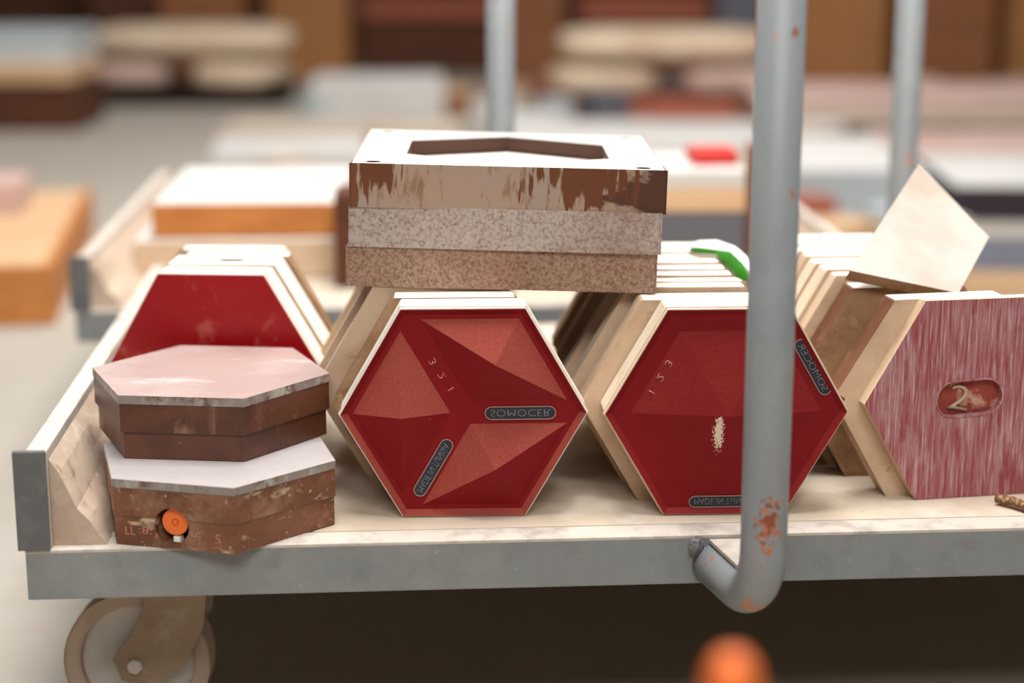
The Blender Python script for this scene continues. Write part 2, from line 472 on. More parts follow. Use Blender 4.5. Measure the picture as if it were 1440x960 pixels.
CART = (-0.4296, 1.4862, 0.0)
YAW = R_(4.0)
def cart_local(x, y):
    dx, dy = x - CART[0], y - CART[1]
    return (dx * math.cos(YAW) + dy * math.sin(YAW), -dx * math.sin(YAW) + dy * math.cos(YAW))
trolley = make_trolley('flat_trolley', CART, YAW, 1.42, .90, 'grey steel flat trolley carrying the rows of red-faced hexagonal plates')

# front handle: tube comes down in front of the rail, hooks back and is welded to it
def handle_front(parent):
    bx, by = cart_local(.2125, 1.425)
    jx, jy = cart_local(.182, 1.535)
    zj = -.028
    pts = [(bx, by, .78)] + arc_path((bx, by, .78), (bx, by, zj), (jx, jy, zj), .050, 14) + [(jx, jy, zj)]
    bm = bmesh.new(); tube(bm, pts, .0198, 28)
    o = build('handle_tube', bm, 'pipe_paint', parent)
    tag(o, 'grey painted handle tube with rust chips, hooked at the bottom')
    bm = bmesh.new()
    gx0, gy0 = jx - .004, .0005
    tri = [(gx0, gy0), (gx0 + .030, gy0), (bx - .004, by + .004), (bx - .010, by + .012)]
    poly_prism(bm, tri, [], -.0070, -.0035, FLAT)
    o2 = build('gusset_plate', bm, 'lip_dust', parent)
    bm = bmesh.new()
    bmesh.ops.create_icosphere(bm, subdivisions=3, radius=.5)
    for v in bm.verts:
        n = noise.noise(v.co * 9) * .3
        v.co = v.co * (1 + n)
        v.co = (jx - .016 + v.co.x * .014, -.001 + v.co.y * .010, zj + .017 + v.co.z * .020)
    build('weld_bead', bm, 'dark_paint', parent)
    # far upright of the same handle and its grip bar
    b2 = bx + .585
    pts = [(b2, by, .78)] + arc_path((b2, by, .78), (b2, by, zj), (b2 - .03, .002, zj), .050, 14) + [(b2 - .03, .002, zj)]
    bm = bmesh.new(); tube(bm, pts, .0198, 28)
    build('handle_tube', bm, 'pipe_paint', parent)
    bm = bmesh.new(); tube(bm, [(bx - .0, by, .78), (b2, by, .78)], .0198, 24)
    build('grip_bar', bm, 'pipe_paint', parent)
handle_front(trolley)

def handle_back(parent):
    for px, py in ((-.0145, 2.425), (.548, 2.462)):
        x, y = cart_local(px, py)
        y = .922
        pts = [(x, y, .78)] + arc_path((x, y, .78), (x, y, -.028), (x, .899, -.028), .021, 8) + [(x, .899, -.028)]
        bm = bmesh.new(); tube(bm, pts, .0195, 24)
        o = build('back_post', bm, 'pipe_paint', parent)
    x0, _ = cart_local(-.0145, 2.425); x1, _ = cart_local(.548, 2.462)
    bm = bmesh.new(); tube(bm, [(x0, .922, .78), (x1, .922, .78)], .0195, 24)
    build('grip_bar', bm, 'pipe_paint', parent)
handle_back(trolley)

trolley2 = make_trolley('flat_trolley', (-.628, 2.50, 0), R_(3.5), 1.15, .95, 'second grey flat trolley standing behind the front one, out of focus', rail_h=.078)

# ---------------------------------------------------------------- hexagonal plates on edge
S3 = math.sqrt(3) / 2
def plate_body(bm, r, th, notch=False, hole=None, y0=0.0):
    poly_prism(bm, hexagon(r, 0, 0, S3 * r), [hole] if hole else [], y0, y0 + th, FRONT, 0, 1, 0, 1)
    for f in bm.faces:
        if abs(f.normal.z) > .9 or f.calc_center_median().z > 2 * S3 * r - .0005:
            f.material_index = 2 if f.calc_center_median().z > 2 * S3 * r - .0005 else f.material_index

def top_slot(bm, r, th, l, w, x, dep=.016):
    """cuts a blind slot into the upper edge face of a plate"""
    zt = 2 * S3 * r
    f = max(bm.faces, key=lambda q: q.calc_center_median().z)
    es = list(f.edges)
    bmesh.ops.delete(bm, geom=[f], context='FACES_ONLY')
    a = [bm.verts.new((u, v, zt)) for u, v in stadium(l, w, 0, x, th * .5)]
    b = [bm.verts.new((u, v, zt - dep)) for u, v in stadium(l, w, 0, x, th * .5)]
    n = len(a)
    hs = [bm.edges.new((a[i], a[(i + 1) % n])) for i in range(n)]
    for g in bmesh.ops.triangle_fill(bm, edges=es + hs, use_beauty=True)['geom']:
        if isinstance(g, bmesh.types.BMFace): g.material_index = 2
    for i in range(n):
        q = bm.faces.new((a[i], a[(i + 1) % n], b[(i + 1) % n], b[i])); q.material_index = 3  # slot walls get the near-black that paints its shade
    q = bm.faces.new(b); q.material_index = 3

def plain_plate(name, loc, yaw, r, th, front, side, label, group, top='plaster', roll=0.0, slot=False):
    bm = bmesh.new()
    plate_body(bm, r, th)
    if slot: top_slot(bm, r, th, .030, .016, .006)
    bm.normal_update()
    if not slot: bevel_all(bm, .0014)
    o = build(name, bm, [front, side, top, 'shade_black'], loc=loc, rot=(0, roll, yaw))
    return tag(o, label, 'mould plate', group)

def along(x, y, dist, yaw):
    return (x - math.sin(yaw) * dist, y + math.cos(yaw) * dist)

ORD = ['second', 'third', 'fourth', 'fifth', 'sixth', 'seventh', 'eighth', 'ninth', 'tenth', 'eleventh', 'twelfth', 'thirteenth']
def row(x, y, z, dyaw, yaw, r, specs, where, group):
    """plates standing one behind another; specs: (gap before, thickness, dx, dr, side material, tone word)"""
    d = 0.0
    for i, (gap, th, dx, dr, side, tone) in enumerate(specs):
        d += gap
        px, py = along(x, y, d, dyaw)
        last = i == len(specs) - 1
        lab = f'{tone} hexagonal mould plate on edge, {"last" if last else ORD[i]} behind the {where}'
        plain_plate('mould_plate', (px + dx, py, z), yaw + R_(random.uniform(-.25, .25)), r + dr, th, 'bronze' if side in ('bronze', 'dark_steel_and_shade') else 'tan', side, lab, group, slot=(th == .0501))
        d += th + .0008
    return d

# --- centre plate: three raised pyramids
R2 = .1145
p2 = empty('mould_plate', (-.0445, 1.580, .0006), R_(2.2), 'red hexagonal mould plate with three raised diamond pyramids and two name badges', 'mould plate', 'front plates of the rows')
bm = bmesh.new(); plate_body(bm, R2, .040, y0=.0062); bm.normal_update(); bevel_all(bm, .0012)
build('plate_body', bm, ['cream', 'plaster', 'plaster'], p2)
def face_rim(parent, r, m):
    bm = bmesh.new()
    poly_prism(bm, hexagon(r, 0, 0, S3 * r), [hexagon(r * .9905, 0, 0, S3 * r)], .0012, .0061, FRONT)
    build('plate_rim', bm, m, parent)
def red_front(parent, r, kind, m):
    bm = bmesh.new()
    c = S3 * r
    r0, r1 = r * .990, r * .935
    dep = .0045
    o = [bm.verts.new((u, 0.0, v)) for u, v in hexagon(r0, 0, 0, c)]
    b = [bm.verts.new((u, .006, v)) for u, v in hexagon(r0, 0, 0, c)]
    if kind == 'flat':
        bm.faces.new(o)
    else:
        q = [bm.verts.new((u, dep, v)) for u, v in hexagon(r1, 0, 0, c)]
        for k in range(6):
            bm.faces.new((o[k], o[(k + 1) % 6], q[(k + 1) % 6], q[k]))
        bm.faces.new(q)
    for k in range(6):
        bm.faces.new((o[k], b[k], b[(k + 1) % 6], o[(k + 1) % 6]))
    if kind == 'star':
        for a in (180, 60, -60):
            ca = R_(a)
            cx, cz = r * .5 * math.cos(ca), c + r * .5 * math.sin(ca)
            sh = .80
            base = []
            for da, rr in ((0, .5), (90, S3), (180, .5), (270, S3)):
                t = ca + R_(da)
                base.append(bm.verts.new((cx + math.cos(t) * rr * r * sh, dep + .0004, cz + math.sin(t) * rr * r * sh)))
            ap = bm.verts.new((cx, -.0150, cz))
            for k in range(4):
                bm.faces.new((base[k], base[(k + 1) % 4], ap))
    if kind == 'pyramid':
        base = [bm.verts.new((u, dep + .0004, v)) for u, v in hexagon(r * .80, 0, 0, c)]
        ap = bm.verts.new((0, -.0125, c))
        for k in range(6):
            bm.faces.new((base[k], base[(k + 1) % 6], ap))
    bmesh.ops.recalc_face_normals(bm, faces=bm.faces[:])
    bm.normal_update()
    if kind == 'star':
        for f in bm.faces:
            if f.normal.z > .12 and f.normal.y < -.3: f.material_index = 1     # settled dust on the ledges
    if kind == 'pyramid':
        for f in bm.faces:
            if f.normal.z > .03 and f.normal.y < -.3: f.material_index = 1  # slightly paler red on the upward facets
    return build('red_face', bm, [m, 'red_dusted' if kind == 'star' else 'red_thin_pale'], parent)
face_rim(p2, R2, 'plaster')
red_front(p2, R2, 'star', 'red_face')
c2 = S3 * R2
badge(p2, .0525, c2 - .0005, .0045, R_(0), 'SOMOCER')
badge(p2, -.0285, c2 - .0525, .0045, R_(60), 'MADE IN TUNISIA', .062, .0125)
g = lettering('lettering', '3  2  1', .034, .0066, .0007, 'scratch_light', p2, -.0205, c2 + .0365, .0045, R_(-58))
tag(g, 'three scratched digits, mirrored')

def PL(gap, th, dx, dr, side, tone): return (gap, th, dx, dr, side, tone)
row(-.0445 - .004, 1.6265, .0006, R_(4), R_(2.2), .1145, [
    PL(.0005, .036, -.006, -.0005, 'bronze', 'bronze-sided'),
    PL(.0012, .034, -.022, .0018, 'plaster', 'chalky white'),
    PL(.0015, .034, -.014, .0006, 'cream', 'cream-edged'),
    PL(.0015, .034, -.024, .0012, 'plaster', 'chalky white'),
    PL(.004, .034, -.020, .0, 'cream', 'cream-edged'),
    PL(.0015, .034, -.026, .0, 'tan', 'tan'),
    PL(.0015, .034, -.020, .0, 'cream', 'cream-edged')], 'three-pyramid red face', 'row of plates behind the centre face')

# --- right centre plate: one shallow six-sided pyramid
R3 = .1135
p3 = empty('mould_plate', (.1985, 1.586, .0006), R_(2.6), 'red hexagonal mould plate with one shallow six-sided pyramid behind the handle tube', 'mould plate', 'front plates of the rows')
bm = bmesh.new(); plate_body(bm, R3, .039, y0=.0062); bm.normal_update(); bevel_all(bm, .0012)
build('plate_body', bm, ['cream', 'cream', 'plaster'], p3)
face_rim(p3, R3, 'cream')
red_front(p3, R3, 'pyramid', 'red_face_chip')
c3 = S3 * R3
badge(p3, .0795, c3 + .042, .0045, R_(120), 'SOMOCER', .060, .0125)
badge(p3, .0, c3 - .0865, .0045, 0, 'MADE IN TUNISIA', .066, .0115)
g = lettering('lettering', '1  2  3', .034, .0064, .003, 'scratch_light', p3, -.0615, c3 + .0345, .0050, R_(61))
tag(g, 'three faint scratched digits')
row(.1985 - .004, 1.632, .0006, R_(4), R_(2.6), .1132, [
    PL(.0005, .040, -.016, -.001, 'tan', 'tan'),
    PL(.008, .030, -.022, .0004, 'cream', 'cream-edged'),
    PL(.0015, .026, -.012, .0, 'tan', 'tan'),
    PL(.0015, .030, -.022, .0004, 'cream', 'cream-edged'),
    PL(.006, .030, -.012, .0, 'tan', 'tan'),
    PL(.0015, .030, -.022, .0004, 'cream', 'cream-edged'),
    PL(.0015, .030, -.012, .0, 'cream', 'cream-edged'),
    PL(.0015, .034, -.020, .0004, 'tan', 'tan'),
    PL(.0015, .034, -.014, .0, 'cream', 'cream-edged')], 'single-pyramid red face', 'row of plates behind the handle tube')

# --- far right plate: worn pink face with an oval slot
R4 = .1125
p4 = empty('mould_plate', (.4975 - .0545, 1.6405, .0006), R_(10.5), 'hexagonal mould plate with worn pinkish scratched face and an oval slot', 'mould plate', 'front plates of the rows')
c4 = S3 * R4
SX = -.007
slot = stadium(.066, .0335, R_(3), SX, c4 + .0015)
bm = bmesh.new()
poly_prism(bm, hexagon(R4, 0, 0, c4), [slot], 0, .006, FRONT, 0, 1, 1, 0)
build('worn_face', bm, ['red_worn', 'tan'], p4)
bm = bmesh.new(); poly_prism(bm, stadium(.069, .0365, R_(3), SX, c4 + .0015), [slot], -.0012, .001, FRONT)
build('slot_rim', bm, 'red_worn', p4)
bm = bmesh.new(); plate_body(bm, R4 - .0004, .010, y0=.0062)
pb = build('plate_body', bm, ['slot_floor', 'tan', 'plaster'], p4)
bm = bmesh.new()
hx = [(u - .0235, v) for u, v in hexagon(R4 - .0015, 0, 0, c4 - .001)]
lx, lz = hx[3]
hx[3:4] = [(lx + .002, lz + .010), (lx + .0105, lz + .003), (lx + .004, lz - .006)]     # notch at the left corner
poly_prism(bm, hx, [], .0165, .046, FRONT, 0, 0, 0)
bm.normal_update()
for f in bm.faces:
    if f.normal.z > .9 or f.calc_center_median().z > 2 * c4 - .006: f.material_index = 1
    elif f.normal.z < -.2: f.material_index = 2  # shade under the overhang painted as dark brown lower faces
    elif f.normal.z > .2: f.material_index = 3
bevel_all(bm, .001)
build('backing_plate', bm, ['tan', 'plaster', 'dark_steel_and_shade', 'tan'], p4)
# raised figure on the slot floor
lettering('slot_figure', '2', .020, .024, .0025, 'tan', p4, SX - .008, c4 + .001, .0062, R_(-12), flip=False)
row(.443 - .012, 1.700, .0006, R_(4), R_(5.5), .1125, [
    PL(.012, .036, -.040, -.0025, 'dark_steel_and_shade', 'dark brown steel'),
    PL(.002, .026, -.046, .0006, 'tan', 'tan'),
    PL(.0015, .036, -.048, .0010, 'cream', 'cream-edged'),
    PL(.002, .034, -.050, .0006, 'cream', 'cream-edged'),
    PL(.002, .034, -.050, .0010, 'tan', 'tan'),
    PL(.003, .034, -.052, .0006, 'plaster', 'chalky white'),
    PL(.002, .034, -.050, .0010, 'cream', 'cream-edged'),
    PL(.003, .034, -.054, .0006, 'tan', 'tan')], 'worn pinkish face', 'row of plates behind the worn face')

# --- left plate: plain glossy red
R1 = .1105
p1 = empty('mould_plate', (-.3075, 1.782, .0006), R_(-4), 'plain glossy red hexagonal mould plate behind the two stacked moulds', 'mould plate', 'front plates of the rows')
bm = bmesh.new(); plate_body(bm, R1, .036, y0=.0062); bm.normal_update(); bevel_all(bm, .0012)
build('plate_body', bm, ['cream', 'plaster', 'plaster'], p1)
face_rim(p1, R1, 'plaster')
red_front(p1, R1, 'flat', 'red_gloss')
row(-.3075, 1.8255, .0006, R_(3), R_(-2), .1105, [
    PL(.002, .0501, .004, .0010, 'plaster', 'chalky white slotted'),
    PL(.004, .030, .012, .0, 'bronze', 'bronze-sided'),
    PL(.004, .034, .004, .0, 'cream', 'cream-edged')], 'plain glossy red face', 'row of plates behind the plain red face')

# ---------------------------------------------------------------- two lying hexagonal moulds at the left corner
def lying_mould(loc, yaw, r, layers, top_mat, side_mat, label):
    t = empty('hexagonal_mould', loc, yaw, label, 'mould', 'lying moulds at the trolley corner')
    return t
YL = -13.9
m1 = lying_mould((-.2735, 1.5855, .0008), R_(YL), .115, None, None, None, 'worn brown hexagonal mould with pale top and an orange plug in its side, under another')
RL = .1150
# lower ring (slightly smaller), bored from the front for the plug; upper ring; bright top plate
bore_r, bore_x, bore_z = .0165, -.003, .0208
ap = S3 * RL
def side_with_bore(bm, r, z0, z1, bx, bz, br, bore, y_in):
    """hexagonal ring section whose front flat has a round bore clipped to its height"""
    a = S3 * r
    ring0 = [bm.verts.new((u, v, z0)) for u, v in hexagon(r, R_(0))]
    ring1 = [bm.verts.new((u, v, z1)) for u, v in hexagon(r, R_(0))]
    bm.faces.new(ring0); bm.faces.new(ring1)
    for k in range(6):
        if k != 4:
            bm.faces.new((ring0[k], ring0[(k + 1) % 6], ring1[(k + 1) % 6], ring1[k]))
    L0, R0, L1, R1_ = ring0[4], ring0[5], ring1[4], ring1[5]
    return L0, R0, L1, R1_
def front_panel_with_hole(bm, x0, x1, z0, z1, y, bx, bz, br, depth, n=28):
    """front wall from z0 to z1 with the part of a round bore that falls inside it"""
    pts = []
    outer = [(x0, z0), (x1, z0), (x1, z1), (x0, z1)]
    if bz + br <= z1 + 1e-6 and bz - br >= z0 - 1e-6:
        poly_prism(bm, outer, [circle(br, bx, bz, n)], y, y + depth, FRONT)
        return
    if bz > (z0 + z1) / 2:     # bore cuts through the upper edge
        h = z1 - bz; w = math.sqrt(br * br - h * h)
        a0 = math.atan2(h, w); a1 = math.pi - a0
        arc = [(bx + br * math.cos(a), bz + br * math.sin(a)) for a in [a0 - (a0 + 2 * math.pi - a1) * i / n for i in range(n + 1)]]
        outer = [(x0, z0), (x1, z0), (x1, z1)] + arc + [(x0, z1)]
    else:                      # bore cuts through the lower edge
        h = z0 - bz; w = math.sqrt(br * br - h * h)
        a0 = math.atan2(h, w); a1 = math.pi - a0
        arc = [(bx + br * math.cos(a), bz + br * math.sin(a)) for a in [a1 - (a1 - a0) * i / n for i in range(n + 1)]]
        outer = [(x0, z0)] + arc + [(x1, z0), (x1, z1), (x0, z1)]
    poly_prism(bm, outer, [], y, y + depth, FRONT)
def hex_section(bm, r, z0, z1, bore=True):
    a = S3 * r
    dep = .030
    if bore:
        # body behind the front wall
        pts = hexagon(r, 0)
        yb = -a + dep
        xl = r - (a - dep) / math.tan(R_(60)) if False else None
        half = r - abs(yb) / math.tan(R_(60))
        body = [(-half, yb), (half, yb), pts[0], pts[1], pts[2], pts[3]]
        poly_prism(bm, body, [], z0, z1, FLAT)
        # wedges left and right of the bored wall
        poly_prism(bm, [(-r / 2, -a), (-r / 2, yb), (-half, yb)], [], z0, z1, FLAT)
        poly_prism(bm, [(r / 2, -a), (half, yb), (r / 2, yb)], [], z0, z1, FLAT)
        front_panel_with_hole(bm, -r / 2, r / 2, z0, z1, -a, bore_x, bore_z, bore_r, dep)
    else:
        poly_prism(bm, hexagon(r, 0), [], z0, z1, FLAT)
bm = bmesh.new(); hex_section(bm, RL - .0015, 0, .0268)
build('lower_ring', bm, 'mould_side_worn', m1)
bm = bmesh.new(); hex_section(bm, RL - .0002, .0272, .0535)
build('upper_ring', bm, 'mould_side_worn', m1)
bm = bmesh.new()
poly_prism(bm, hexagon(RL + .0006, 0), [], .0537, .0612, FLAT, 1, 1, 0); bevel_all(bm, .0012)
for f in bm.faces:
    if f.calc_center_median().z > .0605: f.material_index = 0
build('top_plate', bm, ['alu_top_pale', 'alu_edge'], m1)
# orange plug in the bore
bm = bmesh.new()
pcx, pcz = bore_x + .0018, bore_z + .0030
poly_prism(bm, circle(.0122, pcx, pcz, 28), [], -ap + .005, -ap + .029, FRONT); bevel_all(bm, .001)
pl = build('plug', bm, 'orange_plastic', m1); tag(pl, 'orange plastic plug in a round bore')
bm = bmesh.new()
poly_prism(bm, circle(.0032, pcx, pcz, 18), [circle(.0024, pcx, pcz, 18)], -ap + .0043, -ap + .006, FRONT)
build('plug_ring', bm, 'orange_dark', pl)
bm = bmesh.new(); box(bm, (pcx - .002, -ap + .004, bore_z - bore_r + .001), (pcx + .0045, -ap + .012, bore_z - bore_r + .0062), bev=.0006)
build('plug_tab', bm, 'film_white', pl)
for ch, px, pz, w, h in (('LL', -.0430, .0135, .0095, .0075), (':8:', -.0285, .0150, .012, .0065), ('A', -.0178, .0105, .0045, .0055), ('HE', .0200, .0135, .0090, .0075), ('S', .0405, .0125, .0052, .0080)):
    o = lettering('stamp', ch, w, h, .0003, 'scratch_light', m1, px, pz, -S3 * (RL - .0015) + .0001, R_(random.uniform(-3, 3)), flip=False)

m2 = lying_mould((-.2895, 1.6545, .0625), R_(-5.7), .1165, None, None, None, 'brown steel hexagonal mould with pinkish polished top, uppermost of the two')
RU = .1162
bm = bmesh.new(); poly_prism(bm, hexagon(RU - .0042, 0), [], 0, .0252, FLAT); bevel_all(bm, .0006)
build('lower_ring', bm, 'mould_side', m2)
bm = bmesh.new(); poly_prism(bm, hexagon(RU - .0008, 0), [], .0256, .0520, FLAT); bevel_all(bm, .0006)
build('upper_ring', bm, 'mould_side', m2)
bm = bmesh.new()
poly_prism(bm, hexagon(RU, 0), [], .0522, .0602, FLAT, 1, 1, 0); bevel_all(bm, .0014)
for f in bm.faces:
    if f.calc_center_median().z > .0595: f.material_index = 0
build('top_plate', bm, ['alu_top', 'alu_edge'], m2)

# ---------------------------------------------------------------- three square mould frames on top of the rows
def mould_frame(loc, yaw, w, d, h, front, top, label, hole=True):
    t = empty('square_mould', loc, yaw, label, 'mould', 'square mould frames stacked on the rows')
    bm = bmesh.new()
    sq = [(-w / 2, 0), (w / 2, 0), (w / 2, d), (-w / 2, d)]
    holes = [hexagon(.1155, R_(90), 0, d / 2)]
    for hx in (-w / 2 + .020, w / 2 - .020):
        for hy in (.022, d - .022):
            holes.append(circle(.0075, hx, hy, 16))
    poly_prism(bm, sq, holes, 0, h, FLAT, 0, 0, 1, 2)
    edge = lambda v: min(abs(abs(v.co.x) - w / 2), abs(v.co.y), abs(v.co.y - d)) < 1e-5
    es = [e for e in bm.edges if edge(e.verts[0]) and edge(e.verts[1]) and len(e.link_faces) == 2 and e.calc_face_angle(0) > .5]
    bmesh.ops.bevel(bm, geom=es, offset=.0011, segments=2, affect='EDGES', material=-1)
    build('frame_block', bm, [front, top, 'bore_dark'], t)
    return t
TILT = R_(1.48)      # the stack leans: its left end rests on a taller plate
def on_tilt(x, y, h):
    return (x + math.sin(TILT) * h, y, .2009 - math.tan(TILT) * (x + .0085) + math.cos(TILT) * h)
f1 = mould_frame(on_tilt(-.0105, 1.6625, 0), R_(.3), .2935, .285, .0374, 'frame_lower', 'frame_lower', 'speckled rusty square mould frame, lowest of three stacked on the hexagonal plates')
f2 = mould_frame(on_tilt(-.0080, 1.6590, .0384), R_(-.5), .2935, .285, .0372, 'frame_middle', 'frame_middle', 'grey-brown square mould frame, middle of the three in the stack')
f3 = mould_frame(on_tilt(-.0060, 1.660, .0764), R_(.6), .2965, .290, .0395, 'frame_upper', 'frame_top', 'square mould frame with bright top and hexagonal opening, uppermost of three')
for o in (f1, f2, f3): o.rotation_euler[1] = TILT
# dies lying inside the openings
bm = bmesh.new()
poly_prism(bm, hexagon(.1120, R_(90)), [stadium(.03, .010, R_(90), .01, -.03)], 0, .0605, FLAT, 0, 0, 1, 0)
o = build('hexagonal_die', bm, ['dark_steel_and_shade', 'plaster', 'dark_steel_and_shade'], loc=on_tilt(-.0075, 1.8045, .0386), rot=(0, TILT, 0))
tag(o, 'pale hexagonal die lying inside the opening of the uppermost square frame', 'die')
bm = bmesh.new()
poly_prism(bm, hexagon(.1120, R_(90)), [], 0, .0365, FLAT)
o = build('hexagonal_die', bm, 'dark_steel_and_shade', loc=on_tilt(-.0105, 1.8025, .0006), rot=(0, TILT, 0))
tag(o, 'brown hexagonal die inside the lowest square frame', 'die')

# ---------------------------------------------------------------- half-hexagon plate leaning on the right row
def cam_point(px, py, depth):
    F = 2500.0; p = R_(13)
    u, v = (px - 720) / F * depth, -(py - 480) / F * depth
    return Vector((u, depth * math.cos(p) + v * math.sin(p), .533 - depth * math.sin(p) + v * math.cos(p)))
A = cam_point(1269, 217, 1.887); B = cam_point(1391, 333, 1.825); C = cam_point(1354, 401, 1.752)
e1 = (B - A); e2 = (C - B)
# true half-hexagon in the plane of A, B, C
ex = e2.normalized(); nrm = ex.cross(e1).normalized(); ey = nrm.cross(ex).normalized()
s = .116
bm = bmesh.new()
pts = [(0, 0), (s, 0), (1.5 * s, -S3 * s), (-.5 * s, -S3 * s)]
if (A - B).dot(ey) > 0: pts = [(u, -v) for u, v in pts]
poly_prism(bm, pts, [], 0, .012, FLAT, 0, 1, 0)
bevel_all(bm, .001)
nn = ex.cross(ey)
if nn.dot(camo.location - B) > 0: nn_sign = -1
else: nn_sign = 1
for v in bm.verts: v.co.z *= nn_sign
o = build('half_plate', bm, ['half_pale', 'bronze'])
o.matrix_world = Matrix(((ex.x, ey.x, nn.x, B.x), (ex.y, ey.y, nn.y, B.y), (ex.z, ey.z, nn.z, B.z), (0, 0, 0, 1)))
tag(o, 'pale half-hexagon plate leaning across the tops of the right-hand row', 'plate')

# ---------------------------------------------------------------- curl of green film
bm = bmesh.new()
T = [(964, 345, 1.905), (984, 339, 1.90), (1008, 338, 1.895), (1034, 347, 1.87), (1052, 362, 1.81), (1063, 378, 1.765)]
Mi = [(970, 349, 1.893), (984, 348, 1.885), (1006, 351, 1.872), (1027, 354, 1.850), (1043, 369, 1.79), (1062, 390, 1.742)]
Lo = [(972, 354, 1.888), (984, 356, 1.880), (1007, 358, 1.868), (1019, 373, 1.822), (1033, 387, 1.775), (1062, 402, 1.728)]
n = len(T) - 1
tv, mv, lv = [[bm.verts.new(cam_point(*q)) for q in c] for c in (T, Mi, Lo)]
for i in range(n):
    f = bm.faces.new((tv[i], mv[i], mv[i + 1], tv[i + 1])); f.material_index = 0; f.smooth = True
    f = bm.faces.new((mv[i], lv[i], lv[i + 1], mv[i + 1])); f.material_index = 1; f.smooth = True
o = build('film_strip', bm, ['film_white', 'green_film'])
md = o.modifiers.new('thickness', 'SOLIDIFY'); md.thickness = .0008
tag(o, 'curled strip of film, white above and green below, on the plate tops', 'film strip')

# ---------------------------------------------------------------- rope end at the right edge
bm = bmesh.new()
rp = [Vector((.462, 1.618, .006)), Vector((.474, 1.606, .007)), Vector((.486, 1.590, .006)), Vector((.500, 1.570, .006)), Vector((.520, 1.556, .006)), Vector((.560, 1.552, .006))]
path = []
for i in range(len(rp) - 1):
    for k in range(5): path.append(rp[i].lerp(rp[i + 1], k / 5))
path.append(rp[-1])
tube(bm, path, [.0042 + .0008 * (i % 2) for i in range(len(path))], 10)
tag(build('rope', bm, 'rope'), 'frayed brown rope end lying on the deck below the worn plate', 'rope')

# ---------------------------------------------------------------- orange cone top in the foreground
bm = bmesh.new()
prof = [(.0, .402), (.006, .401), (.0105, .397), (.0130, .389), (.0148, .37), (.032, .24), (.052, .10), (.062, .022), (.064, .0185)]
n = 32; rings = []
for r, z in prof[1:]:
    rings.append([bm.verts.new((r * math.cos(2 * math.pi * k / n), r * math.sin(2 * math.pi * k / n), z)) for k in range(n)])
for a, b in zip(rings, rings[1:]):
    for k in range(n):
        f = bm.faces.new((a[k], a[(k + 1) % n], b[(k + 1) % n], b[k])); f.smooth = True
bm.faces.new(rings[0]); bm.faces.new(rings[-1])
box(bm, (-.10, -.10, 0), (.10, .10, .018), bev=.004)
o = build('orange_cone', bm, 'orange_plastic', loc=(.0905, .68, FZ + .0005))
o.scale = (.85, .85, 1.206)
tag(o, 'blurred rounded tip of an orange cone in front of the trolley', 'cone')

# ---------------------------------------------------------------- things on the second trolley and the hall behind
def block(name, c, size, yaw, m, label, cat, group=None, bev=.004, top=None):
    bm = bmesh.new()
    w, d, h = size
    box(bm, (-w / 2, -d / 2, 0), (w / 2, d / 2, h), bev=bev)
    if top:
        bm.normal_update()
        for f in bm.faces:
            if f.normal.z > .9: f.material_index = 1
    o = build(name, bm, [m, top] if top else m, loc=ground(c), rot=(0, 0, R_(yaw)))
    return tag(o, label, cat, group)

block('mould_block', (-.432, 2.98, .0012), (.345, .46, .060), 3, 'tan', 'low pale slab under the brown block on the second trolley', 'slab', top='board_white')
block('mould_block', (-.428, 2.99, .062), (.298, .44, .055), 3, 'wood_orange', 'orange-brown block with white dusty top on the second trolley', 'block', top='board_white')
block('mould_block', (-.255, 2.72, .0012), (.035, .10, .145), 3, 'wood_dark', 'narrow dark brown block beside the white-topped block', 'block')
block('mould_block', (-.10, 2.9, .0012), (.22, .4, .05), 3, 'board_cream', 'cream slab on the second trolley right of the brown block', 'slab')
block('mould_block', (.268, 3.00, .0012), (.22, .26, .084), 2, 'slate', 'slate grey block at the bottom of the small stack left of the handle tube', 'block')
block('mould_block', (.268, 3.00, .0862), (.22, .26, .036), 2, 'wood_pale', 'beige slab in the middle of the small stack left of the handle tube', 'slab')
block('mould_block', (.268, 3.00, .1232), (.22, .24, .030), 2, 'board_white', 'white slab on top of the small stack left of the handle tube', 'slab')
block('red_case', (.335, 2.98, .1542), (.075, .08, .024), 6, 'red_plastic', 'small red plastic case on the white slab', 'case')
block('plank', (.402, 2.92, .0012), (.026, .05, .19), 2, 'wood_brown', 'short brown upright timber behind the handle tube', 'timber')

# pallets
def pallet(loc, yaw, w, d, label, m='wood_orange', h=.12):
    t = empty('pallet', ground(loc), R_(yaw), label, 'pallet')
    nb = 7
    bw = d / (nb * 1.12)
    for i in range(nb):
        bm = bmesh.new(); box(bm, (-w / 2, i * bw * 1.12, h - .02), (w / 2, i * bw * 1.12 + bw, h), bev=.002)
        build('slat', bm, 'wood_pale' if m == 'wood_orange' else m, t)
    for i in range(3):
        x = -w / 2 + i * (w - .09) / 2
        bm = bmesh.new(); box(bm, (x, 0, 0), (x + .09, d, h - .0205), bev=.002)
        build('runner', bm, m, t)
    bm = bmesh.new(); box(bm, (-w / 2, -.018, .0), (w / 2, -.0005, h), bev=.002)
    build('front_board', bm, m, t)
    bm = bmesh.new(); box(bm, (w / 2 + .0005, -.018, .0), (w / 2 + .018, d, h), bev=.002)
    build('side_board', bm, m, t)
    return t
pallet((-1.36, 3.33, FZ + .0005), 9, .94, 1.1, 'orange-brown boarded pallet on the floor at the left edge')
block('carton', (-1.40, 4.10, FZ + .121), (.55, .22, .07), 9, 'board_pink', 'pinkish flat box on the boarded pallet', 'box')
block('tile_pile', (-1.50, 3.72, FZ + .121), (.34, .30, .05), 9, 'board_white', 'low white pile on the boarded pallet', 'tile pile')

